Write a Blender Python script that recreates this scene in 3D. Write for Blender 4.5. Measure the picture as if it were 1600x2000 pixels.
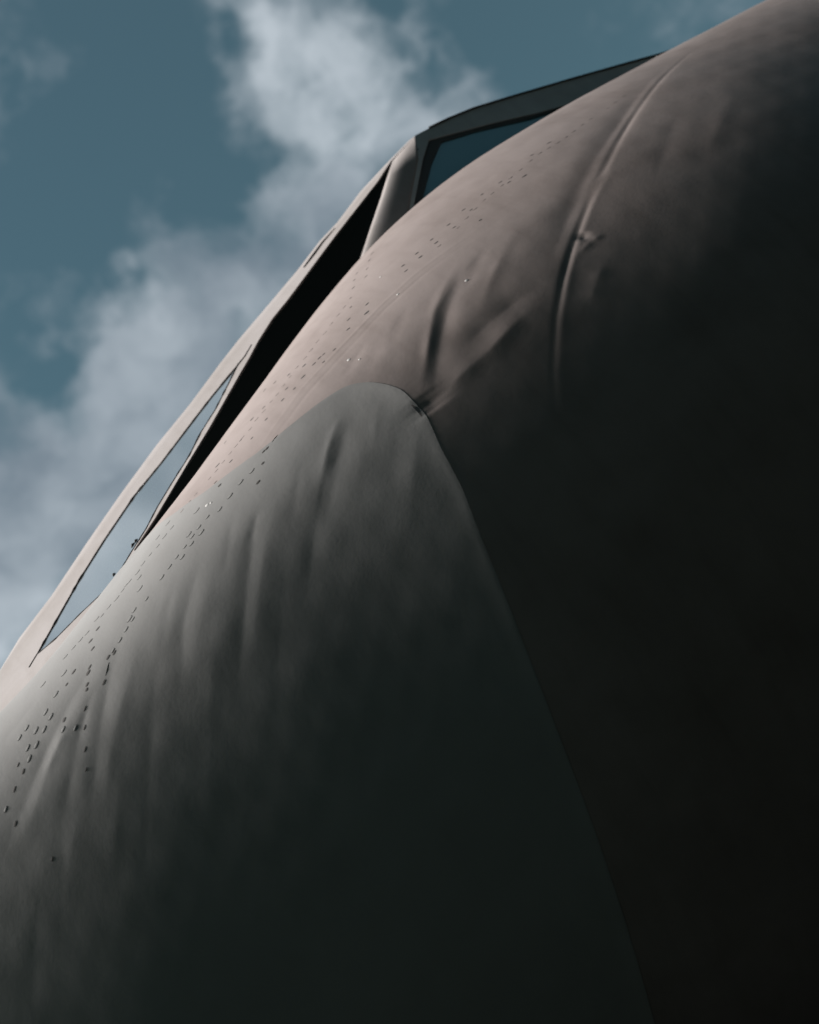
import bpy, bmesh, math, random
import numpy as np
from mathutils import Vector, Matrix
from mathutils.geometry import tessellate_polygon

scene = bpy.context.scene
for o in list(bpy.data.objects):
    bpy.data.objects.remove(o, do_unlink=True)

# ------------------------------------------------------------------ camera
CAM_POS = np.array([-1.5328, -3.9398, 1.6])
CAM_AZ, CAM_PITCH, CAM_ROLL = 71.0118, 33.7431, 40.0      # degrees: heading, tilt up, roll
FOCAL = 2778.0                                            # 50 mm lens, in pixels of the 1600 x 2000 photograph
_a, _p, _r = (math.radians(v) for v in (CAM_AZ, CAM_PITCH, CAM_ROLL))
_fh = np.array([math.cos(_a), math.sin(_a), 0.0])
C_R = np.array([math.sin(_a), -math.cos(_a), 0.0])
C_U = -math.sin(_p) * _fh + math.cos(_p) * np.array([0, 0, 1.0])
C_F = math.cos(_p) * _fh + math.sin(_p) * np.array([0, 0, 1.0])
I_R = math.cos(_r) * C_R - math.sin(_r) * C_U             # picture right
I_U = math.sin(_r) * C_R + math.cos(_r) * C_U             # picture up

cam_data = bpy.data.cameras.new('camera')
cam = bpy.data.objects.new('camera', cam_data)
scene.collection.objects.link(cam)
cam.matrix_world = Matrix(((I_R[0], I_U[0], -C_F[0], CAM_POS[0]),
                           (I_R[1], I_U[1], -C_F[1], CAM_POS[1]),
                           (I_R[2], I_U[2], -C_F[2], CAM_POS[2]),
                           (0, 0, 0, 1)))
cam_data.sensor_fit = 'VERTICAL'
cam_data.sensor_height = 36.0
cam_data.sensor_width = 28.8
cam_data.lens = 50.0
cam_data.clip_start = 0.05
cam_data.clip_end = 6000.0
cam_data.dof.use_dof = True
cam_data.dof.focus_distance = 3.45
cam_data.dof.aperture_fstop = 2.2
scene.camera = cam


def ray_dir(px, py):
    d = C_F + I_R * ((px - 800.0) / FOCAL) - I_U * ((py - 1000.0) / FOCAL)
    return d / np.linalg.norm(d)


# ------------------------------------------------------------------ sun and sky
SUN_AZ, SUN_EL = 10.25, 34.6        # degrees; azimuth measured from the nose towards starboard
SUN_DIR = np.array([-math.cos(math.radians(SUN_EL)) * math.cos(math.radians(SUN_AZ)),
                    math.cos(math.radians(SUN_EL)) * math.sin(math.radians(SUN_AZ)),
                    math.sin(math.radians(SUN_EL))])
sun_data = bpy.data.lights.new('sun', 'SUN')
sun_data.energy = 5.0
sun_data.angle = math.radians(17)          # veiled by thin cloud: soft-edged shade
sun_data.color = (1.0, 0.945, 0.90)
sun = bpy.data.objects.new('sun', sun_data)
scene.collection.objects.link(sun)
sun.rotation_euler = Vector(SUN_DIR).to_track_quat('Z', 'Y').to_euler()
sun.location = (-20, 0, 20)

world = bpy.data.worlds.new('World')
scene.world = world
world.use_nodes = True
wn, wl = world.node_tree.nodes, world.node_tree.links
wn.clear()


def W(kind, **kw):
    n = wn.new(kind)
    for k, v in kw.items():
        setattr(n, k, v)
    return n


def wmath(op, a, b=None, clamp=False):
    n = W('ShaderNodeMath', operation=op, use_clamp=clamp)
    for i, v in enumerate((a, b)):
        if v is None:
            continue
        if isinstance(v, (int, float)):
            n.inputs[i].default_value = v
        else:
            wl.new(v, n.inputs[i])
    return n.outputs[0]


tc = W('ShaderNodeTexCoord')
skytex = W('ShaderNodeTexSky', sky_type='NISHITA', sun_disc=False)
skytex.sun_elevation = math.radians(SUN_EL)
skytex.sun_rotation = math.atan2(SUN_DIR[0], SUN_DIR[1])
skytex.air_density = 1.0
skytex.dust_density = 0.0
skytex.ozone_density = 1.0
tint = W('ShaderNodeMix', data_type='RGBA', blend_type='MULTIPLY')
tint.inputs['Factor'].default_value = 1.0
wl.new(skytex.outputs[0], tint.inputs['A'])
tint.inputs['B'].default_value = (0.565, 0.665, 0.48, 1)
dirn = W('ShaderNodeVectorMath', operation='NORMALIZE')
wl.new(tc.outputs['Generated'], dirn.inputs[0])
# ragged edges: the direction is displaced by noise before the cloud masses are looked up
wnz = W('ShaderNodeTexNoise')
wnz.inputs['Scale'].default_value = 9.0
wnz.inputs['Detail'].default_value = 8.0
wnz.inputs['Roughness'].default_value = 0.55
wl.new(dirn.outputs[0], wnz.inputs['Vector'])
wsub = W('ShaderNodeVectorMath', operation='SUBTRACT')
wl.new(wnz.outputs['Color'], wsub.inputs[0])
wsub.inputs[1].default_value = (0.5, 0.5, 0.5)
wsc = W('ShaderNodeVectorMath', operation='SCALE')
wl.new(wsub.outputs[0], wsc.inputs[0])
wsc.inputs['Scale'].default_value = 0.16
wadd = W('ShaderNodeVectorMath', operation='ADD')
wl.new(dirn.outputs[0], wadd.inputs[0])
wl.new(wsc.outputs[0], wadd.inputs[1])


def blob(px, py, r, amp):
    d = W('ShaderNodeVectorMath', operation='DISTANCE')
    wl.new(wadd.outputs[0], d.inputs[0])
    d.inputs[1].default_value = tuple(ray_dir(px, py))
    m = W('ShaderNodeMapRange', interpolation_type='SMOOTHSTEP')
    m.inputs['From Min'].default_value = 0.0
    m.inputs['From Max'].default_value = r / FOCAL
    m.inputs['To Min'].default_value = amp
    m.inputs['To Max'].default_value = 0.0
    wl.new(d.outputs['Value'], m.inputs['Value'])
    return m.outputs['Result']


CLOUDS = [  # cloud masses: heading through a photo point, angular radius, weight
    (640, 110, 230, .55), (790, 190, 230, .50), (540, 60, 170, .35), (470, 170, 120, .28), (880, 240, 150, .35),
    (600, 250, 110, .35), (690, 330, 170, .35), (625, 420, 170, .55), (600, 330, 120, .45), (1000, 170, 120, .12),
    (230, 660, 220, .70), (400, 570, 240, .65), (330, 800, 320, .75), (110, 880, 320, .75), (540, 520, 190, .5),
    (385, 430, 110, .40), (0, 730, 150, .35), (40, 1150, 320, .75), (170, 1030, 250, .45), (80, 115, 80, .12),
    (-150, 900, 300, .5), (-250, 1250, 500, .5), (60, 590, 110, .16), (1470, 10, 130, .25),
    (-1127, 92, 1100, .75), (250, 250, 330, -.35), (1020, 70, 190, -.3), (440, 320, 150, -.2), (95, 700, 150, -.75), (60, 480, 220, -.2),
]
acc = None
for b in CLOUDS:
    v = blob(*b)
    acc = v if acc is None else wmath('ADD', acc, v)
wfb = W('ShaderNodeTexNoise')
wfb.inputs['Scale'].default_value = 8.0
wfb.inputs['Detail'].default_value = 10.0
wfb.inputs['Roughness'].default_value = 0.63
wl.new(wadd.outputs[0], wfb.inputs['Vector'])
nz = wmath('MULTIPLY', wmath('SUBTRACT', wfb.outputs['Fac'], 0.50), 2.3)
dens = W('ShaderNodeMapRange', interpolation_type='SMOOTHSTEP')
dens.inputs['From Min'].default_value = 0.0
dens.inputs['From Max'].default_value = 1.0
wl.new(wmath('ADD', acc, nz), dens.inputs['Value'])
# grey hollows inside the cloud
wfg = W('ShaderNodeTexNoise')
wfg.inputs['Scale'].default_value = 7.5
wfg.inputs['Detail'].default_value = 4.0
wl.new(wadd.outputs[0], wfg.inputs['Vector'])
cr = W('ShaderNodeValToRGB')
cr.color_ramp.elements[0].position = 0.36
cr.color_ramp.elements[0].color = (0.215, 0.265, 0.315, 1)
cr.color_ramp.elements[1].position = 0.66
cr.color_ramp.elements[1].color = (0.55, 0.61, 0.665, 1)
wl.new(wfg.outputs['Fac'], cr.inputs['Fac'])
SKY_STRENGTH = 0.05
cscale = W('ShaderNodeVectorMath', operation='SCALE')
wl.new(cr.outputs['Color'], cscale.inputs[0])
cscale.inputs['Scale'].default_value = 0.33 / SKY_STRENGTH
mixc = W('ShaderNodeMix', data_type='RGBA')
wl.new(wmath('MULTIPLY', dens.outputs['Result'], 0.9), mixc.inputs['Factor'])
wl.new(tint.outputs['Result'], mixc.inputs['A'])
wl.new(cscale.outputs[0], mixc.inputs['B'])
bg = W('ShaderNodeBackground')
bg.inputs['Strength'].default_value = SKY_STRENGTH
wl.new(mixc.outputs['Result'], bg.inputs['Color'])
wo = W('ShaderNodeOutputWorld')
wl.new(bg.outputs[0], wo.inputs['Surface'])

scene.view_settings.view_transform = 'Standard'
scene.view_settings.look = 'None'
scene.view_settings.exposure = 1.6
scene.view_settings.gamma = 1.0
scene.view_settings.use_curve_mapping = False


# ------------------------------------------------------------------ materials
def mat(name, base, rough=0.5, spec=0.5, metallic=0.0):
    m = bpy.data.materials.new(name)
    m.use_nodes = True
    b = m.node_tree.nodes['Principled BSDF']
    b.inputs['Base Color'].default_value = (*base, 1)
    b.inputs['Roughness'].default_value = rough
    b.inputs['Specular IOR Level'].default_value = spec
    b.inputs['Metallic'].default_value = metallic
    return m


def paint(name, base, dirt, rough, bump=0.25, spec=0.3, streak=0.35, wear=0.8):
    """weathered aircraft paint: mottled colour, stains, faint orange peel and oil-canning"""
    m = mat(name, base, rough, spec)
    N, L = m.node_tree.nodes, m.node_tree.links
    b = N['Principled BSDF']
    t = N.new('ShaderNodeTexCoord')
    n1 = N.new('ShaderNodeTexNoise'); n1.inputs['Scale'].default_value = 3.2
    n1.inputs['Detail'].default_value = 9; n1.inputs['Roughness'].default_value = 0.62
    L.new(t.outputs['Object'], n1.inputs['Vector'])
    mp = N.new('ShaderNodeMapping'); mp.inputs['Scale'].default_value = (26, 6, 2.2)
    L.new(t.outputs['Object'], mp.inputs['Vector'])
    n2 = N.new('ShaderNodeTexNoise'); n2.inputs['Scale'].default_value = 1.0
    n2.inputs['Detail'].default_value = 6
    L.new(mp.outputs[0], n2.inputs['Vector'])
    r1 = N.new('ShaderNodeMapRange'); r1.inputs['From Min'].default_value = 0.42; r1.inputs['From Max'].default_value = 0.72
    L.new(n1.outputs['Fac'], r1.inputs['Value'])
    r2 = N.new('ShaderNodeMapRange'); r2.inputs['From Min'].default_value = 0.5; r2.inputs['From Max'].default_value = 0.78
    r2.inputs['To Max'].default_value = streak
    L.new(n2.outputs['Fac'], r2.inputs['Value'])
    ad = N.new('ShaderNodeMath'); ad.operation = 'ADD'; ad.use_clamp = True
    L.new(r1.outputs[0], ad.inputs[0]); L.new(r2.outputs[0], ad.inputs[1])
    mul = N.new('ShaderNodeMath'); mul.operation = 'MULTIPLY'; mul.inputs[1].default_value = wear
    L.new(ad.outputs[0], mul.inputs[0])
    mx = N.new('ShaderNodeMix'); mx.data_type = 'RGBA'
    mx.inputs['A'].default_value = (*base, 1); mx.inputs['B'].default_value = (*dirt, 1)
    L.new(mul.outputs[0], mx.inputs['Factor'])
    L.new(mx.outputs['Result'], b.inputs['Base Color'])
    rr = N.new('ShaderNodeMapRange'); rr.inputs['To Min'].default_value = rough - .06; rr.inputs['To Max'].default_value = rough + .12
    L.new(n1.outputs['Fac'], rr.inputs['Value']); L.new(rr.outputs[0], b.inputs['Roughness'])
    n3 = N.new('ShaderNodeTexNoise'); n3.inputs['Scale'].default_value = 60; n3.inputs['Detail'].default_value = 6
    n3.inputs['Roughness'].default_value = 0.7
    L.new(t.outputs['Object'], n3.inputs['Vector'])
    bp = N.new('ShaderNodeBump'); bp.inputs['Strength'].default_value = bump; bp.inputs['Distance'].default_value = 0.0012
    L.new(n3.outputs['Fac'], bp.inputs['Height'])
    L.new(bp.outputs[0], b.inputs['Normal'])
    return m


M_SKIN = paint('warm_grey_skin_paint', (.210, .178, .169), (.146, .119, .110), 0.62)
M_RADOME = paint('radome_grey_paint', (.168, .167, .165), (.124, .122, .119), 0.66, streak=0.25, wear=0.45)
M_FRAME = paint('pale_frame_paint', (.225, .208, .204), (.163, .146, .137), 0.55)
M_WALL = paint('cockpit_wall_paint', (.36, .38, .39), (.26, .27, .27), 0.6)
M_GASKET = mat('black_gasket_rubber', (.012, .013, .013), 0.75, 0.2)
M_DARKFRAME = mat('dark_window_frame_paint', (.05, .052, .052), 0.6, 0.25)
M_BLACK = mat('matte_black_cover', (.013, .017, .017), 0.95, 0.02)
M_RIVET = mat('dark_rivet_metal', (.055, .05, .048), 0.6, 0.3)
M_CHIP = mat('bare_metal_chip', (.42, .41, .40), 0.5, 0.4)
M_GLASS = mat('pale_reflective_glass', (.80, .84, .86), 0.08, 0.9, 0.92)
M_GLASS.node_tree.nodes['Principled BSDF'].inputs['Coat Weight'].default_value = 1.0
M_SIDEGLASS = mat('side_glass_painted_sky', (.065, .20, .26), 0.12, 0.9)  # teal base colour stands in for the reflected sky
M_SIDEGLASS.node_tree.nodes['Principled BSDF'].inputs['Coat Weight'].default_value = 0.6

g = mat('dark_asphalt', (.035, .036, .037), 0.95, 0.03)
N, L = g.node_tree.nodes, g.node_tree.links
gn = N.new('ShaderNodeTexNoise'); gn.inputs['Scale'].default_value = 40; gn.inputs['Detail'].default_value = 8
gt = N.new('ShaderNodeTexCoord'); L.new(gt.outputs['Object'], gn.inputs['Vector'])
gr = N.new('ShaderNodeValToRGB')
gr.color_ramp.elements[0].color = (.0015, .0022, .0026, 1); gr.color_ramp.elements[1].color = (.0035, .0045, .005, 1)
L.new(gn.outputs['Fac'], gr.inputs['Fac']); L.new(gr.outputs[0], N['Principled BSDF'].inputs['Base Color'])
M_GROUND = g


# ------------------------------------------------------------------ helpers
def link_mesh(name, verts, faces, mats, parent=None, smooth=True, fmat=None):
    me = bpy.data.meshes.new(name)
    me.from_pydata([tuple(map(float, v)) for v in verts], [], faces)
    for m in (mats if isinstance(mats, (list, tuple)) else [mats]):
        me.materials.append(m)
    if fmat is not None:
        me.polygons.foreach_set('material_index', fmat)
    me.polygons.foreach_set('use_smooth', [smooth] * len(me.polygons))
    me.update()
    o = bpy.data.objects.new(name, me)
    scene.collection.objects.link(o)
    if parent:
        o.parent = parent
    return o


def grid_mesh(name, Q, mats, parent, flip=False):
    a, b = Q.shape[:2]
    idx = np.arange(a * b).reshape(a, b)
    f = np.stack([idx[:-1, :-1], idx[1:, :-1], idx[1:, 1:], idx[:-1, 1:]], -1).reshape(-1, 4)
    if flip:
        f = f[:, ::-1]
    me = bpy.data.meshes.new(name)
    me.vertices.add(a * b); me.vertices.foreach_set('co', Q.reshape(-1).astype(np.float32))
    nf = len(f)
    me.loops.add(nf * 4); me.loops.foreach_set('vertex_index', f.reshape(-1).astype(np.int32))
    me.polygons.add(nf)
    me.polygons.foreach_set('loop_start', np.arange(0, nf * 4, 4, dtype=np.int32))
    me.polygons.foreach_set('use_smooth', np.ones(nf, dtype=bool))
    me.materials.append(mats)
    me.update(calc_edges=True); me.validate()
    o = bpy.data.objects.new(name, me)
    scene.collection.objects.link(o)
    o.parent = parent
    return o


def slab(name, loops, n, thick, m, parent, proud=0.0):
    """solid plate: first loop outline, the rest holes (3-D points on one plane with outward normal n)"""
    n = np.asarray(n, float)
    loops = [[np.asarray(p) + n * proud for p in lp] for lp in loops]
    flat = [p for lp in loops for p in lp]
    tris = tessellate_polygon([[Vector(p) for p in lp] for lp in loops])
    k = len(flat)
    V = flat + [p - n * thick for p in flat]
    F = []
    for t in tris:
        a, b, c = (flat[i] for i in t)
        if np.dot(np.cross(b - a, c - a), n) < 0:
            t = t[::-1]
        F.append(tuple(t)); F.append(tuple(i + k for i in t[::-1]))
    s = 0
    for lp in loops:
        q = len(lp)
        for i in range(q):
            j = (i + 1) % q
            F.append((s + i, s + j, s + j + k, s + i + k))
        s += q
    o = link_mesh(name, V, F, m, parent, smooth=False)
    bm = bmesh.new(); bm.from_mesh(o.data); bmesh.ops.recalc_face_normals(bm, faces=bm.faces[:]); bm.to_mesh(o.data); bm.free()
    return o


def on_plane(px, py, p0, n):
    d = ray_dir(px, py)
    return CAM_POS + d * (np.dot(np.asarray(p0) - CAM_POS, n) / np.dot(d, n))


def at_depth(px, py, depth):
    d = ray_dir(px, py)
    return CAM_POS + d * (depth / np.dot(d, C_F))


def tube(name, pts, r, m, parent, sides=6):
    """a strip of sealant or moulding along a 3-D polyline"""
    pts = [np.asarray(p, float) for p in pts]
    V, F = [], []
    for i, p in enumerate(pts):
        t = pts[min(i + 1, len(pts) - 1)] - pts[max(i - 1, 0)]
        t /= np.linalg.norm(t)
        u = np.cross(t, (0.3, 0.2, 0.9)); u /= np.linalg.norm(u); w = np.cross(t, u)
        rr = r[i] if isinstance(r, (list, tuple)) else r
        for k in range(sides):
            a = 2 * math.pi * k / sides
            V.append(p + (u * math.cos(a) + w * math.sin(a)) * rr)
    for i in range(len(pts) - 1):
        for k in range(sides):
            k2 = (k + 1) % sides
            F.append((i * sides + k, i * sides + k2, (i + 1) * sides + k2, (i + 1) * sides + k))
    F.append(tuple(range(sides))[::-1]); F.append(tuple((len(pts) - 1) * sides + k for k in range(sides)))
    return link_mesh(name, V, F, m, parent)


# ------------------------------------------------------------------ the ground
gs = 1500.0
gv = [(-gs, -gs, 0), (gs, -gs, 0), (gs, gs, 0), (-gs, gs, 0)]
ground = link_mesh('ground', gv, [(0, 1, 2, 3)], M_GROUND, smooth=False)
ground['kind'] = 'structure'

# added dark building shape behind the camera, unseen; keeps sky light off the flank
def sky_blocker():
    root = bpy.data.objects.new('sky_blocker', None)
    scene.collection.objects.link(root)
    root.location = (0, -9, 0)
    root['label'] = 'added unseen dark green block that keeps sky light off the aircraft flank'
    root['category'] = 'building'
    def box(name, x0, x1, y0, y1, z0, z1, m):
        v = [(x, y, z) for x in (x0, x1) for y in (y0, y1) for z in (z0, z1)]
        f = [(0, 1, 3, 2), (4, 6, 7, 5), (0, 4, 5, 1), (2, 3, 7, 6), (0, 2, 6, 4), (1, 5, 7, 3)]
        return link_mesh(name, v, f, m, root, smooth=False)
    box('wall', -8, 48, -24, 0, 0, 12.2, M_BLOCKER)
    v = [(x, y, z) for x in (-9, 49) for y, z in ((.8, 12.203), (-12, 15.5), (-25, 12.203))]
    link_mesh('roof', v, [(0, 1, 4, 3), (1, 2, 5, 4), (0, 3, 5, 2), (0, 2, 1), (3, 4, 5)], M_BLOCKER, root, smooth=False)
    for i in range(6):
        box('blocker_panel', -5 + i * 8, 2.8 + i * 8, .003, .12, .02, 9.6, M_BLOCKER)


M_BLOCKER = mat('dark_green_blocker', (.0055, .0075, .0075), 0.85, 0.05)  # for the added sky-blocking shape
sky_blocker()

# ------------------------------------------------------------------ fuselage shape (metres; nose towards -X, up +Z)
XS = np.array([-4.2, -3.2, -2.4, -1.6, -.8, 0, .8, 1.6, 2.6, 4.2, 7., 11., 16.])
SEC = np.array([[0.1914, 0.6505, 0.9244, 1.1947, 1.4432, 1.5991, 1.6741, 1.5958, 1.5231, 1.4698, 1.4212, 1.4212, 1.4212],
                [3.2091, 3.5787, 3.8237, 4.0738, 4.4715, 4.9369, 5.1038, 5.2392, 5.2884, 5.3385, 5.3339, 5.3339, 5.3339],
                [3.5647, 3.5183, 3.4714, 3.4223, 3.4988, 3.5551, 3.5515, 3.5571, 3.5348, 3.5138, 3.4923, 3.4923, 3.4923],
                [2.9088, 2.5881, 2.3178, 2.1486, 2.0296, 1.9931, 1.9666, 1.9858, 2.0011, 2.0137, 2.0254, 2.0254, 2.0254]])   # half width, top, widest level, bottom


def spline(xs, ys, x):
    n = len(xs); h = np.diff(xs)
    A = np.zeros((n, n)); b = np.zeros(n); A[0, 0] = A[-1, -1] = 1
    for i in range(1, n - 1):
        A[i, i - 1] = h[i - 1]; A[i, i] = 2 * (h[i - 1] + h[i]); A[i, i + 1] = h[i]
        b[i] = 6 * ((ys[i + 1] - ys[i]) / h[i] - (ys[i] - ys[i - 1]) / h[i - 1])
    M = np.linalg.solve(A, b)
    k = np.clip(np.searchsorted(xs, x) - 1, 0, n - 2); t = x - xs[k]; H = h[k]
    return ys[k] + t * ((ys[k + 1] - ys[k]) / H - H * (2 * M[k] + M[k + 1]) / 6) + t * t * M[k] / 2 + t ** 3 * (M[k + 1] - M[k]) / (6 * H)


def base(x, th):
    """hull point for station x and angle th (0 = port side, 90 deg = top, -90 deg = keel); arrays of one shape"""
    w, zt, zm, zb = [spline(XS, SEC[i], x) for i in range(4)]
    c, s = np.cos(th), np.sin(th)
    hu, hl = zt - zm, zm - zb
    y = -w * c
    z = zm + ((hu + hl) / 2 + (hu - hl) / 2 * np.tanh(2.2 * s)) * s
    return np.stack([x, y, z], -1)


# gentle fairing of the sheet over the frames: heights (m) at a coarse lattice of stations and angles
FAIR_X = np.linspace(-2.6, 1.8, 10)
FAIR_T = np.radians(np.linspace(-55, 60, 8))
FAIR = np.array([[-3e-05, 0.00016, 0.00259, 0.00591, 0.00474, 0.00232, 0.00093, 0.00057],
                [0.00015, -0.00077, 0.00227, 0.01054, 0.00927, 0.00046, -0.00241, -0.00045],
                [0.00186, -0.00022, -0.00041, 0.01221, 0.01228, -0.00681, -0.00762, 0.00129],
                [0.00438, 0.00344, -0.00046, 0.00888, 0.01162, -0.00759, -0.00034, 0.00863],
                [0.00363, 0.00347, -0.0009, 0.00533, 0.00525, -0.01055, -0.00218, 0.00336],
                [-0.00033, -0.00196, -0.00528, 0.00427, 0.00139, -0.00758, 0.0011, 0.00672],
                [-0.00331, -0.00564, -0.0079, 0.0004, -0.00448, -0.01004, 0.00174, 0.00924],
                [-0.00396, -0.00544, -0.00633, -0.00422, -0.01254, -0.01691, -0.00575, 0.00126],
                [-0.00367, -0.00453, -0.00561, -0.00802, -0.01759, -0.01766, -0.002, 0.00529],
                [-0.00342, -0.00415, -0.0057, -0.00931, -0.01606, -0.01561, -0.00523, 0.00118]])


def hull(x, th):
    Q = base(x, th)
    e = 1e-3
    n = np.cross(base(x + e, th) - base(x - e, th), base(x, th + e) - base(x, th - e))
    n /= np.linalg.norm(n, axis=-1, keepdims=True) + 1e-12
    c = base(x, np.full_like(th, 0.0)); c = c + 0.0; c[..., 1] = 0
    n *= np.sign(((Q - c) * n).sum(-1, keepdims=True))
    H = np.zeros(np.shape(x))
    for i in range(10):
        for j in range(8):
            H = H + FAIR[i, j] * np.exp(-.5 * ((x - FAIR_X[i]) / .5) ** 2) * np.exp(-.5 * ((th - FAIR_T[j]) / math.radians(16)) ** 2)
    return Q + n * H[..., None]


def normals(Q):
    du = np.gradient(Q, axis=0); dv = np.gradient(Q, axis=1)
    n = np.cross(du, dv)
    n /= np.linalg.norm(n, axis=-1, keepdims=True) + 1e-12
    return n


def project(Q):
    d = Q - CAM_POS; D = d @ C_F
    return 800 + FOCAL * (d @ I_R) / D, 1000 - FOCAL * (d @ I_U) / D


# look-up grid that finds the hull point seen through a photo point
_gx, _gt = np.meshgrid(np.linspace(-3.0, 2.6, 700), np.radians(np.linspace(-85, 100, 560)), indexing='ij')
_GQ = hull(_gx, _gt)
_GN = normals(_GQ)
if _GN[300, 250, 1] > 0:
    _GN = -_GN
    NSIGN = -1.0
else:
    NSIGN = 1.0
_gu, _gv = project(_GQ)
_face = ((_GQ - CAM_POS) * _GN).sum(-1) < 0


def pick(px, py):
    d2 = (_gu - px) ** 2 + (_gv - py) ** 2 + np.where(_face, 0, 1e7)
    k = np.unravel_index(d2.argmin(), d2.shape)
    return _gx[k], _gt[k], _GQ[k], _GN[k]


SEAM = [(285, 1052), (340, 1002), (400, 960), (460, 915), (520, 872), (560, 838), (600, 805), (640, 775), (680, 752), (720, 743),
        (755, 748), (785, 762), (810, 785), (832, 812), (865, 875), (905, 955), (950, 1070), (1000, 1200), (1045, 1320), (1090, 1440),
        (1145, 1580), (1200, 1730), (1240, 1865), (1280, 2000)]
_sm = np.array([pick(*p)[:2] for p in SEAM])
_sm = _sm[np.argsort(_sm[:, 1])]
SEAM_T = np.concatenate([[-math.pi / 2, _sm[0, 1] - .25], _sm[:, 1], [_sm[-1, 1] + .12, math.pi / 2]])
SEAM_X = np.concatenate([[_sm[0, 0] - .05, _sm[0, 0] - .04], _sm[:, 0], [_sm[-1, 0] - .25, _sm[-1, 0] - .6]])
# smooth the picked seam a little
_tt = np.linspace(-math.pi / 2, math.pi / 2, 1500)
_xx = np.interp(_tt, SEAM_T, SEAM_X)
_k = np.hanning(25); _k /= _k.sum()
_x1 = np.convolve(np.pad(_xx, 12, mode='edge'), _k, mode='valid')
_k2 = np.hanning(301); _k2 /= _k2.sum()
_x2 = np.convolve(np.pad(_xx, 150, mode='edge'), _k2, mode='valid')
_b = np.clip((-_tt - math.radians(4)) / math.radians(14), 0, 1)
_xx = _x1 * (1 - _b) + _x2 * _b


def seam_x(th):
    t = np.where(th > math.pi / 2, math.pi - th, th)
    t = np.where(t < -math.pi / 2, -math.pi - t, t)
    return np.interp(t, _tt, _xx)


SEAM3 = hull(seam_x(np.linspace(-1.5, 1.4, 160)), np.linspace(-1.5, 1.4, 160))


def dist_polyline(P, line, maxd):
    """distance from points P (n,3) to a polyline; also the fraction along it and the signed aft/forward side"""
    best = np.full(len(P), 1e9); par = np.zeros(len(P))
    line = np.asarray(line); L_ = len(line) - 1
    for i in range(L_):
        a, b = line[i], line[i + 1]; e = b - a; ee = e @ e + 1e-12
        t = np.clip((P - a) @ e / ee, 0, 1)
        d = np.linalg.norm(P - (a + t[:, None] * e), axis=1)
        m = d < best
        best[m] = d[m]; par[m] = (i + t[m]) / L_
    return best, par


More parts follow.
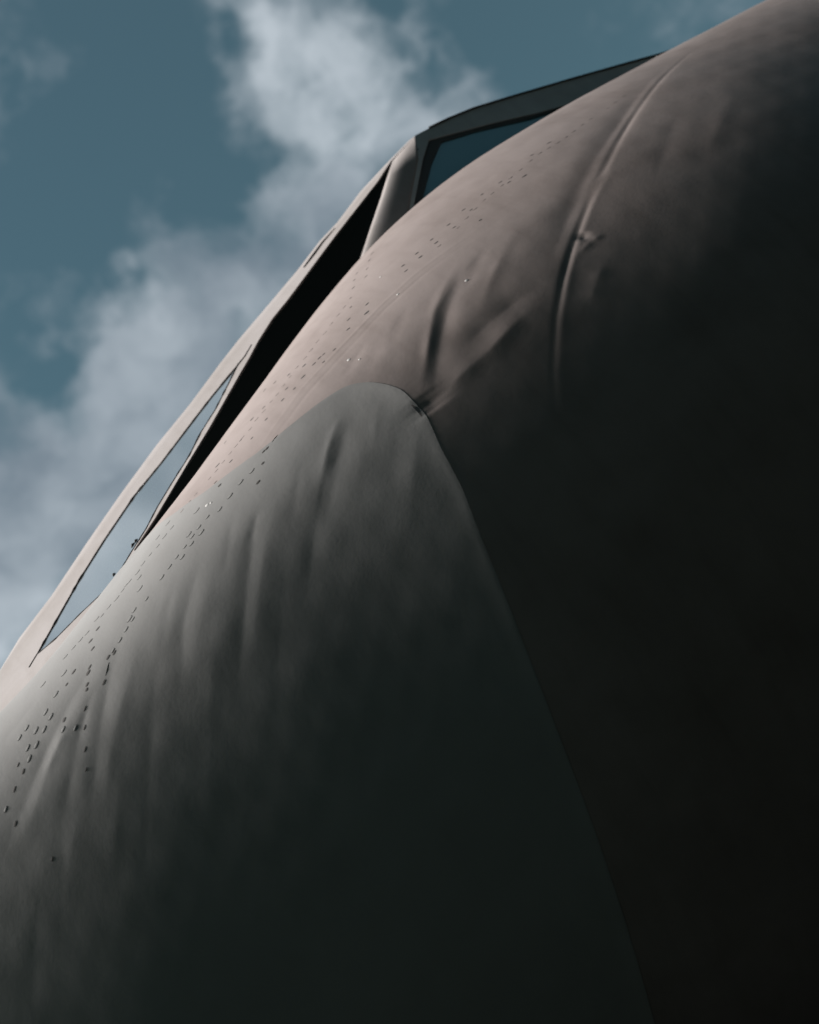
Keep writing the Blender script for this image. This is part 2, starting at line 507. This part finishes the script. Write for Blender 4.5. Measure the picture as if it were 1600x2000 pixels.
# wrinkles, laps and dents: (photo points of the line, half width m, height m, offset m across the line)
FEAT = [
    # frame joint running round the hull on the right
    ([(1400, 72), (1345, 105), (1290, 155), (1225, 245), (1180, 325), (1145, 405), (1115, 485), (1100, 545), (1088, 625), (1082, 720), (1085, 900)], .006, -.0045, 0),
    ([(1225, 245), (1180, 325), (1145, 405), (1115, 485), (1100, 545), (1088, 625), (1082, 720), (1085, 900)], .009, .0019, .018),
    ([(1345, 105), (1275, 155), (1205, 245), (1155, 325), (1115, 405), (1085, 485), (1070, 545)], .030, -.006, 0),
    # dent by the joint
    ([(1130, 470), (1136, 460), (1142, 450)], .009, -.007, 0),
    ([(1185, 452), (1155, 472), (1120, 505)], .008, .0024, 0),
    # lap edge left of the joint, down to the radome corner
    ([(900, 505), (875, 555), (850, 605), (838, 660), (830, 715), (818, 775)], .011, .0045, 0),
    ([(915, 510), (890, 560), (868, 615), (858, 665), (852, 720), (848, 780)], .022, -.0070, 0),
    ([(822, 770), (838, 788), (852, 806)], .030, -.007, 0),
    # soft ridge and hollow running down from the joint
    ([(1060, 590), (1010, 625), (960, 680), (900, 735), (850, 800)], .020, .0050, 0),
    ([(1075, 545), (1000, 590), (940, 640), (890, 700)], .024, -.0040, 0),
    # stringer lap parallel to the windows
    ([(430, 945), (510, 872), (592, 757), (687, 655), (740, 598), (815, 530), (898, 470), (1000, 400)], .005, .0014, 0),
    ([(440, 955), (520, 880), (602, 765), (697, 663), (750, 606), (825, 538), (908, 478), (1010, 408)], .005, -.0010, 0),
    ([(760, 690), (700, 700), (600, 745)], .030, -.003, 0),
    # radome pleats
    ([(672, 800), (648, 850), (632, 900), (618, 960), (606, 1040)], 0.0140, 0.00201, 0),
    ([(700, 790), (675, 850), (655, 905), (640, 970), (628, 1050)], 0.0219, -0.00184, 0),
    ([(650, 850), (628, 930), (612, 1010), (600, 1090), (592, 1200)], 0.0180, -0.00184, 0),
    ([(520, 940), (495, 1010), (478, 1090), (470, 1180), (462, 1300), (455, 1420)], 0.0189, -0.00251, 0),
    ([(545, 950), (520, 1030), (502, 1110), (492, 1200), (485, 1300)], 0.0219, 0.00134, 0),
    ([(395, 1060), (368, 1130), (350, 1210), (340, 1290), (330, 1400)], 0.0189, -0.00217, 0),
    ([(415, 1080), (390, 1160), (372, 1250), (362, 1340)], 0.0199, 0.00070, 0),
    ([(275, 1190), (240, 1300), (215, 1400), (200, 1500), (185, 1620)], 0.0180, 0.00151, 0),
    ([(245, 1180), (205, 1290), (182, 1390), (170, 1500), (155, 1640)], 0.0170, -0.00201, 0),
    ([(200, 1240), (130, 1350), (75, 1460), (25, 1570), (-30, 1700)], 0.0170, -0.00217, 0),
    ([(170, 1300), (110, 1420), (60, 1540), (15, 1680)], 0.0199, 0.00151, 0),
    ([(185, 1310), (145, 1410), (118, 1520), (95, 1650)], 0.0160, -0.00184, 0),
    ([(110, 1560), (105, 1700), (100, 1900)], 0.0180, -0.00070, 0),
    ([(150, 1570), (125, 1650), (110, 1760)], 0.0140, 0.00058, 0),
    ([(75, 1330), (30, 1390), (-30, 1460)], 0.0140, -0.00082, 0),
    ([(825, 815), (808, 880), (800, 960), (800, 1060)], 0.0219, 0.00134, 0),
    ([(790, 790), (770, 870), (765, 960)], 0.0239, -0.00070, 0),
    ([(720, 830), (700, 900), (690, 1000)], 0.0219, 0.00070, 0),
    ([(300, 1240), (288, 1330), (278, 1450), (270, 1600), (262, 1800)], 0.0152, -0.00082, 0),
    ([(420, 1180), (408, 1300), (398, 1450), (390, 1650)], 0.0171, 0.00075, 0),
    ([(560, 1060), (545, 1180), (535, 1320), (528, 1500)], 0.0190, -0.00082, 0),
    ([(345, 1100), (318, 1180), (300, 1280)], 0.0095, -0.00068, 0),
    ([(455, 980), (440, 1050), (430, 1130)], 0.0085, -0.00060, 0),
    ([(590, 880), (572, 950), (560, 1020)], 0.0095, -0.00068, 0),
    ([(740, 770), (728, 830), (722, 900)], 0.0095, 0.00060, 0),
    ([(225, 1500), (212, 1620), (205, 1760)], 0.0133, 0.00068, 0),
    ([(60, 1700), (52, 1850), (48, 2000)], 0.0142, -0.00060, 0),
    ([(668, 805), (650, 842), (636, 880), (628, 915)], .0065, 0.00127, 0),
    ([(680, 815), (662, 858), (648, 900), (640, 930)], .008, -0.00097, 0),
    ([(500, 985), (488, 1025), (478, 1070)], .007, -0.00097, 0),
    ([(170, 1330), (150, 1390), (132, 1450)], .007, -0.00090, 0),
    ([(120, 1400), (90, 1460), (60, 1525)], .008, 0.00105, 0),
    # small puckers over the shoulder
    ([(960, 470), (930, 520), (905, 575)], .012, -.0020, 0),
    ([(1020, 430), (985, 490), (955, 555), (935, 620)], .014, .0020, 0),
    ([(800, 590), (775, 640), (760, 690)], .010, -.0014, 0),
    ([(720, 660), (690, 705), (668, 745)], .009, -.0012, 0),
    ([(1330, 215), (1300, 290), (1275, 360)], .022, -.0022, 0),
    ([(1440, 170), (1405, 240), (1380, 310)], .024, .0020, 0),
    ([(1190, 500), (1165, 545), (1150, 600)], .016, .0022, 0),
]
RELIEF = .5
FEAT3 = []
for line, s, h, off in FEAT:
    pts = []
    for q in line:
        x, t, P, n = pick(*q)
        pts.append(P)
    pts = np.array(pts)
    FEAT3.append((pts, s, h, off))


def wave(P, f, seed):
    r = np.random.RandomState(seed); out = np.zeros(len(P))
    for _ in range(7):
        k = r.normal(size=3) * f; ph = r.uniform(0, 6.28)
        out += np.sin(P @ k + ph)
    return out / 7


def relief(P):
    """height of the sheet-metal relief over the smooth hull"""
    H = np.zeros(len(P))
    for pts, s, h, off in FEAT3:
        lo, hi = pts.min(0) - 5 * s - abs(off), pts.max(0) + 5 * s + abs(off)
        m = np.all((P > lo) & (P < hi), axis=1)
        if not m.any():
            continue
        q = pts + np.array([off, 0, 0])
        d, t = dist_polyline(P[m], q, 5 * s)
        fade = np.minimum(t, 1 - t) / 0.38; fade = np.clip(fade, 0, 1); fade = fade * fade * (3 - 2 * fade)
        wob = 1 + .22 * np.sin(t * 17 + h * 9000)
        H[m] += RELIEF * h * (.6 * np.exp(-.5 * (d / s) ** 2) + .55 * np.exp(-d / (s * 1.1))) * fade * wob
    H += .0020 * wave(P, 7.0, 3) + .0009 * wave(P, 19.0, 5) + .00035 * wave(P, 48.0, 9)
    return H


_sa = np.linspace(-1.5, 1.4, 900)
SEAM_D = hull(seam_x(_sa), _sa)
_ds = np.linalg.norm(np.gradient(SEAM_D, axis=0), axis=1)


def seam_dist(P):
    """distance to the seam that stays smooth between its arms (inverse-power mean), exact close to it"""
    out = np.empty(len(P))
    S2 = (SEAM_D ** 2).sum(1)
    for i in range(0, len(P), 20000):
        p = P[i:i + 20000]
        d2 = np.maximum((p ** 2).sum(1)[:, None] + S2[None] - 2 * p @ SEAM_D.T, 1e-8)
        dm = np.sqrt(d2.min(1))
        g = ((2 / math.pi) * (_ds[None] / (d2 * d2)).sum(1)) ** (-1 / 3)
        w = np.clip((dm - .02) / .06, 0, 1); w = w * w * (3 - 2 * w)
        out[i:i + 20000] = dm * (1 - w) + g * w
    return out


aircraft = bpy.data.objects.new('aircraft', None)
scene.collection.objects.link(aircraft)
aircraft.location = (0, 0, 0)
aircraft['label'] = 'large weathered grey aircraft nose seen from below, with wrinkled skin and cockpit windows'
aircraft['category'] = 'aircraft'

# rows by angle: fine where the hull turns towards the camera, coarse elsewhere
TH = np.concatenate([np.radians(np.linspace(-90, -62, 30, endpoint=False)), np.radians(np.linspace(-62, 82, 620, endpoint=False)),
                     np.radians(np.linspace(82, 270, 60))])


def rad_k(th):
    """how sharply the radome breaks away from the hull along its seam"""
    return (.080 + .030 * (.5 - .5 * np.tanh(th / math.radians(11))))


def build_hull(name, X, m, radome):
    T = np.broadcast_to(TH[None], X.shape)
    Q = hull(X, T)
    nrm = normals(Q) * NSIGN
    near = (Q[..., 0] > -2.6) & (Q[..., 0] < 2.4) & (T < math.radians(84))
    H = np.zeros(X.shape)
    H[near] = relief(Q[near])
    if radome:
        d = seam_dist(Q.reshape(-1, 3)).reshape(X.shape)
        Lr = .5
        H += -rad_k(T) * Lr * (1 - np.exp(-d / Lr)) + .0006 * np.exp(-(d / .02) ** 2)
    Q = Q + nrm * H[..., None]
    if not radome:
        e = hull(X[0] - .010, TH) - nrm[0] * .0014          # tongue of skin running under the radome edge
        Q = np.concatenate([e[None], Q], 0)
    o = grid_mesh(name, Q, m, aircraft, flip=(NSIGN < 0))
    return o


sx = seam_x(TH)
uu = np.concatenate([np.linspace(0, .45, 40, endpoint=False), np.linspace(.45, 1, 360)])
Xr = -4.15 + (sx[None] + 4.15) * uu[:, None]
radome = build_hull('nose_radome', Xr, M_RADOME, True)
radome['label'] = 'neutral grey nose radome with an arched rear seam'
uu = np.concatenate([np.linspace(0, 1, 470, endpoint=False) * .16, .16 + np.linspace(0, 1, 60) ** 2 * .84])
Xf = sx[None] + (16.0 - sx[None]) * uu[:, None]
fuselage = build_hull('fuselage_skin', Xf, M_SKIN, False)
# round off the tip of the nose
tip = hull(np.full(len(TH), -4.15), TH)
cen = tip.mean(0) + np.array([-.35, 0, 0])
rings = [tip * (1 - f) + np.array([cen[0], cen[1], cen[2]]) * f for f in (0.0, .35, .7, 1.0)]
for i, f in enumerate((0.0, .35, .7, 1.0)):
    rings[i][:, 0] = -4.15 - .35 * math.sin(f * math.pi / 2) ** .7
    rings[i][:, 1:] = cen[1:] + (tip[:, 1:] - cen[1:]) * math.cos(f * math.pi / 2)
grid_mesh('nose_tip', np.array(rings)[::-1], M_RADOME, aircraft, flip=(NSIGN < 0))
end = hull(np.full(len(TH), 16.0), TH)
endc = end * 0 + np.array([18.5, 0, 3.6])
grid_mesh('tail_end', np.array([end, (end + endc) / 2 + (0, 0, .2), endc]), M_SKIN, aircraft, flip=(NSIGN < 0))

# ------------------------------------------------------------------ cockpit
# plane of the forward windshield: rakes up and inboard from the nose shoulder to the roof
A3 = at_depth(270, 1075, 3.82)
T3 = at_depth(766, 315, 4.62)
ev = (T3 - A3) / np.linalg.norm(T3 - A3)
vm = ray_dir(400, 800); vm_p = vm - ev * (vm @ ev); vm_p /= np.linalg.norm(vm_p)
side = np.cross(ev, vm_p)
if side[2] < 0:
    side = -side
GRAZE = math.radians(15)
N_FRONT = side * math.cos(GRAZE) - vm_p * math.sin(GRAZE)


def front(px, py):
    return on_plane(px, py, A3, N_FRONT)


BROW = [(-230, 1640), (-140, 1510), (-90, 1440), (-40, 1368), (0, 1311), (40, 1250), (105, 1168), (176, 1066), (244, 972), (315, 874), (380, 793), (440, 711), (477, 663), (532, 597),
        (590, 527), (636, 466), (670, 429), (716, 367), (764, 314)]
DARK_EDGE = [(766, 316), (737, 355), (658, 456), (562, 585), (532, 622), (516, 647), (504, 666), (486, 700), (470, 727), (409, 835), (373, 894), (304, 1010), (262, 1074)]
PANE = [(72, 1279), (154, 1134), (205, 1053), (262, 969), (315, 904), (384, 813), (415, 773), (466, 711), (421, 800), (393, 844), (370, 890), (339, 939), (308, 990),
        (285, 1034), (257, 1078), (220, 1140), (159, 1197), (108, 1249)]
LOWER = [(290, 1120), (250, 1185), (190, 1245), (130, 1300), (80, 1350), (15, 1420), (-60, 1500), (-140, 1575), (-230, 1660)]
frame_loop = [front(*p) for p in BROW] + [front(*p) for p in DARK_EDGE[1:]] + [front(*p) for p in LOWER]
hole = [front(*p) for p in PANE]
wf = slab('windshield_frame', [frame_loop, hole], N_FRONT, .006, M_FRAME, aircraft)
pane = slab('windshield_pane', [hole], N_FRONT, .004, M_GLASS, aircraft, proud=-.001)
pane['label'] = 'pale windshield pane reflecting the clouds'
seal = []
rs = random.Random(4)
for q in (PANE[0:8], PANE[7:16], PANE[15:] + [PANE[0], (57, 1304)]):
    dense = []
    for a, b in zip(q[:-1], q[1:]):
        k = max(2, int(math.hypot(b[0] - a[0], b[1] - a[1]) / 9))
        for i in range(k):
            f = i / k
            dense.append((a[0] + (b[0] - a[0]) * f, a[1] + (b[1] - a[1]) * f))
    dense.append(q[-1])
    rad = [.0009 + (.0006 * rs.random() if rs.random() < .8 else .0020 * rs.random()) for _ in dense]
    tube('pane_gasket', [front(*p) + N_FRONT * .001 for p in dense], rad, M_GASKET, pane)
tube('pane_gasket', [front(x, y) + N_FRONT * .001 for x, y in ((466, 712), (478, 697), (492, 673))], [.003, .002, .001], M_GASKET, pane)
for x, y, l in ((262, 1066, 9), (268, 1058, 7), (225, 1124, 6)):
    tube('sealant_bead', [front(x - l * .35, y + l * .55) + N_FRONT * .003, front(x, y) + N_FRONT * .005, front(x + l * .35, y - l * .55) + N_FRONT * .003], [.0015, .0045, .0015], M_GASKET, pane)

tube('roof_gasket', [front(x, y) + N_FRONT * .002 for x, y in ((594, 523), (612, 500), (630, 475), (655, 446))], [.002, .004, .003, .001], M_GASKET, aircraft)

# matte black pane between the frame and the nose shoulder
B3 = at_depth(712, 482, 4.40)
A3d = at_depth(273, 1078, 3.83)
T3d = front(766, 316)
nd = np.cross(T3d - A3d, B3 - A3d); nd /= np.linalg.norm(nd)
if nd @ (CAM_POS - A3d) < 0:
    nd = -nd
DARK = [(766, 316)] + DARK_EDGE[1:] + [(262, 1110), (400, 960), (520, 800), (620, 680), (715, 540), (740, 490)] + [(725, 445)]
dp = slab('windshield_pane', [[on_plane(x, y, A3d, nd) for x, y in DARK]], nd, .012, M_BLACK, aircraft, proud=-.012)
dp['label'] = 'flat black windshield pane along the nose shoulder'

# side wall with the pilot's side window
YS = -1.02
N_SIDE = np.array([0.0, -1.0, 0.0])


def wallpt(px, py, y=YS):
    return on_plane(px, py, (0, y, 0), N_SIDE)


TOPL = [(812, 264), (846, 246), (876, 232), (925, 212), (1000, 189), (1112, 156), (1225, 124), (1290, 106), (1340, 90)]
OUT = TOPL + [(1380, 170), (1150, 300), (1000, 380), (880, 460), (780, 520), (792, 460), (806, 370), (818, 310)]
FR_O = [(838, 273), (962, 240), (1050, 220), (1130, 198), (1160, 190), (1180, 260), (1000, 370), (880, 440), (800, 470), (809, 397), (826, 310)]
FR_I = [(861, 276), (925, 256), (1037, 230), (1120, 204), (1150, 240), (1000, 350), (880, 430), (815, 450), (824, 390), (842, 319)]
wall = slab('cockpit_side_wall', [[wallpt(*p) for p in OUT], [wallpt(*p) for p in FR_O]], N_SIDE, .03, M_WALL, aircraft)
sw = slab('side_window', [[wallpt(*p) for p in FR_I]], N_SIDE, .01, M_SIDEGLASS, aircraft, proud=-.007)
sw['label'] = 'dark teal side window under the roof edge'
slab('window_frame', [[wallpt(*p) for p in FR_O], [wallpt(*p) for p in FR_I]], N_SIDE, .02, M_DARKFRAME, sw, proud=-.003)
tube('roof_edge_trim', [wallpt(*p) + np.array([0, -.002, 0]) for p in [(838, 250)] + TOPL[2:]], .0035, M_GASKET, aircraft)

# rounded corner post between the windshield and the side wall
rowsL = [(766, 315), (755, 349), (745, 382), (732, 420), (721, 452), (708, 492), (690, 545)]
rowsR = [(812, 264), (818, 310), (811, 345), (806, 370), (798, 420), (790, 465), (780, 520)]
V = []
K = 12
for (lx, ly), (rx, ry) in zip(rowsL, rowsR):
    Rp = wallpt(rx, ry)
    dR = (Rp - CAM_POS) @ C_F
    Lp_depth = dR + .034
    for k in range(K + 1):
        f = k / K
        px, py = lx + (rx - lx) * f, ly + (ry - ly) * f
        ang = f * math.pi / 2
        q = max(0.0, 1 - f / .6)
        dW = (wallpt(px, py) - CAM_POS) @ C_F
        V.append(at_depth(px, py, dW + .034 * (1 - math.sqrt(1 - q * q))))
F = []
for i in range(len(rowsL) - 1):
    for k in range(K):
        a = i * (K + 1) + k
        F.append((a, a + 1, a + K + 2, a + K + 1))
post = link_mesh('corner_post', V, F, M_FRAME, aircraft)
sm = post.modifiers.new('solid', 'SOLIDIFY'); sm.thickness = .02; sm.offset = 1
tube('panel_seam', [at_depth(x, y, (wallpt(x, y) - CAM_POS) @ C_F + dz) for x, y, dz in ((775, 309, .05), (785, 301, .03), (800, 295, .012), (818, 291, -.002))], .0016, M_GASKET, aircraft)

# roof: from the window tops over to the other side
edge3 = [front(*p) for p in BROW] + [wallpt(*p) for p in TOPL]
V, F = [], []
K = 10
for i, P in enumerate(edge3):
    crown = .16 * min(1.0, i / 8)
    yy = min(P[1], -.06)
    for k in range(K + 1):
        a = math.pi * k / K
        V.append((P[0], yy * math.cos(a), P[2] + crown * math.sin(a) - .0005))
for i in range(len(edge3) - 1):
    for k in range(K):
        a = i * (K + 1) + k
        F.append((a, a + 1, a + K + 2, a + K + 1))
roof = link_mesh('cockpit_roof', V, F, M_FRAME, aircraft)
bm = bmesh.new(); bm.from_mesh(roof.data); bmesh.ops.recalc_face_normals(bm, faces=bm.faces[:]); bm.to_mesh(roof.data); bm.free()
# starboard wall below the roof edge
V = [(P[0], -min(P[1], -.06), P[2]) for P in edge3] + [(P[0], -min(P[1], -.06) + .05, P[2] - .7) for P in edge3]
ne = len(edge3)
link_mesh('cockpit_far_wall', V, [(i, i + 1, ne + i + 1, ne + i) for i in range(ne - 1)], M_FRAME, aircraft, smooth=False)

# ------------------------------------------------------------------ rivets
bmR = bmesh.new()


def disc(bm, r, h, seg=12, mi=0, z0=0.0):
    c = bm.verts.new((0, 0, z0 + h))
    ring = [bm.verts.new((r * math.cos(2 * math.pi * k / seg), r * math.sin(2 * math.pi * k / seg), z0)) for k in range(seg)]
    for k in range(seg):
        f = bm.faces.new((ring[k], ring[(k + 1) % seg], c)); f.material_index = mi; f.smooth = True


def rivet_mesh(name, parts, mats):
    bm = bmesh.new()
    for p in parts:
        disc(bm, *p)
    me = bpy.data.meshes.new(name); bm.to_mesh(me); bm.free()
    for m in mats:
        me.materials.append(m)
    return me


RM_DARK = rivet_mesh('rivet', [(.0072, .0005)], [M_RIVET])
RM_RING = rivet_mesh('rivet_ringed', [(.0078, .0004, 12, 0), (.0069, .0007, 12, 1, .0002)], [M_GASKET, M_RADOME])
RM_CHIP = rivet_mesh('paint_chip', [(.0055, .0012, 9)], [M_CHIP])
DARK_R = [(727, 495), (722, 508), (717, 525), (715, 540), (697, 534), (692, 547), (690, 562), (685, 582), (685, 600), (681, 624), (680, 643), (717, 594), (716, 611),
          (787, 519), (793, 529), (814, 495), (821, 502), (843, 468), (852, 474), (876, 439), (887, 444), (905, 410), (920, 410), (938, 430), (941, 380), (977, 356), (994, 356),
          (1024, 344), (1039, 303), (1072, 279), (653, 683), (632, 692), (632, 707), (613, 711), (592, 736), (624, 699), (594, 714), (564, 732), (537, 747), (560, 759), (575, 759),
          (517, 762), (552, 781), (515, 796), (492, 819), (520, 819), (470, 860), (492, 856), (451, 901), (425, 909), (440, 864), (421, 942),
          (429, 948), (504, 942), (513, 905), (211, 1284), (203, 1333), (144, 1312), (191, 1228), (177, 1252), (181, 1267), (175, 1303), (172, 1314), (170, 1337), (169, 1347),
          (166, 1384), (165, 1421), (166, 1464), (168, 1503), (146, 1424), (45, 1507), (28, 1542), (35, 1494), (30, 1609), (102, 1678), (223, 1275), (125, 1406), (130, 1337),
          (515, 882), (521, 876)]
RING_R = [(384, 998), (369, 1044), (374, 1062), (356, 1088), (393, 1040), (429, 995), (449, 969), (470, 942), (492, 920), (273, 1150), (272, 1128), (247, 1142), (228, 1169),
          (262, 1192), (253, 1209), (189, 1209), (328, 1022), (308, 1050), (109, 1356), (89, 1391), (99, 1400), (86, 1425), (70, 1427), (71, 1455), (57, 1482), (52, 1422),
          (54, 1461), (38, 1441), (11, 1581), (84, 1337), (125, 1315), (147, 1422), (123, 1425)]
CHIPS = [(681, 703, .9), (702, 702, .6), (743, 541, .6), (777, 575, .7), (911, 548, .9), (404, 987, .9), (412, 982, .6), (1277, 100, .6)]
rr = random.Random(11)
first = True


def hull_frame(px, py):
    best = None
    for o in (radome, fuselage):
        ok, P, n, _ = o.ray_cast(Vector(CAM_POS), Vector(ray_dir(px, py)))
        if ok and (best is None or (P - Vector(CAM_POS)).length < best[2]):
            best = (np.array(P), np.array(n), (P - Vector(CAM_POS)).length)
    if best is None:
        _, _, P, n = pick(px, py)
        return P, n
    n = best[1]
    if n @ (CAM_POS - best[0]) < 0:
        n = -n
    return best[0], n


def put(me, name, px, py, s=1.0, wide=1.0, tall=1.0):
    P, n = hull_frame(px, py)
    o = bpy.data.objects.new(name, me)
    scene.collection.objects.link(o)
    lean = math.radians(np.interp(py, [300, 430, 580, 1050, 1500], [40, 38, 30, 20, 8]))
    ax = I_R * math.sin(lean) + I_U * math.cos(lean)
    ax = ax - n * (ax @ n); ax /= np.linalg.norm(ax); ay = np.cross(n, ax)
    c = P + n * .0004
    o.matrix_world = Matrix(((ax[0] * s * tall, ay[0] * s * wide, n[0], c[0]), (ax[1] * s * tall, ay[1] * s * wide, n[1], c[1]),
                             (ax[2] * s * tall, ay[2] * s * wide, n[2], c[2]), (0, 0, 0, 1)))
    o.parent = aircraft
    return o


for p in DARK_R:
    put(RM_DARK, 'rivet', *p, s=rr.uniform(.7, 1.1), wide=rr.uniform(.36, .52), tall=rr.uniform(.85, 1.15))
for p in RING_R:
    put(RM_RING, 'rivet', *p, s=rr.uniform(.85, 1.1), wide=.5, tall=1.25)
RM_FLUSH = rivet_mesh('rivet_flush', [(.0066, .0002, 12, 0), (.0058, .0005, 12, 1, .0001)], [M_GASKET, M_SKIN])


def row(me, line, step, jit=1.2, skip=.08):
    """a row of fasteners at even spacing along a line"""
    line = [np.array(q, float) for q in line]
    s = 0.0
    for a, b in zip(line[:-1], line[1:]):
        L_ = np.linalg.norm(b - a)
        while s < L_:
            q = a + (b - a) * s / L_
            s += step * rr.uniform(.92, 1.08)
            if rr.random() > skip:
                put(me, 'rivet', q[0] + rr.uniform(-jit, jit), q[1] + rr.uniform(-jit, jit), s=rr.uniform(.7, 1.0), wide=.45, tall=1.15)
        s -= L_


row(RM_FLUSH, [(672, 600), (560, 745), (450, 885), (345, 1010)], 21)
row(RM_FLUSH, [(1072, 290), (1150, 235), (1230, 180)], 20)
row(RM_FLUSH, [(1055, 300), (940, 395), (850, 490)], 24)
row(RM_RING, [(335, 1030), (285, 1095), (235, 1160), (180, 1225), (120, 1290)], 22)
row(RM_RING, [(405, 1010), (350, 1080), (300, 1150), (255, 1215), (215, 1280)], 25)
for x, y, s in CHIPS:
    put(RM_CHIP, 'paint_chip', x, y, s)
# two long open slots
for pts in (((213, 1294), (209, 1309), (206, 1320)), ((543, 849), (537, 856), (531, 864))):
    q = [hull_frame(*p) for p in pts]
    tube('drain_slot', [P - n * .0006 for P, n in q], [.0010, .0018, .0010], M_GASKET, aircraft)
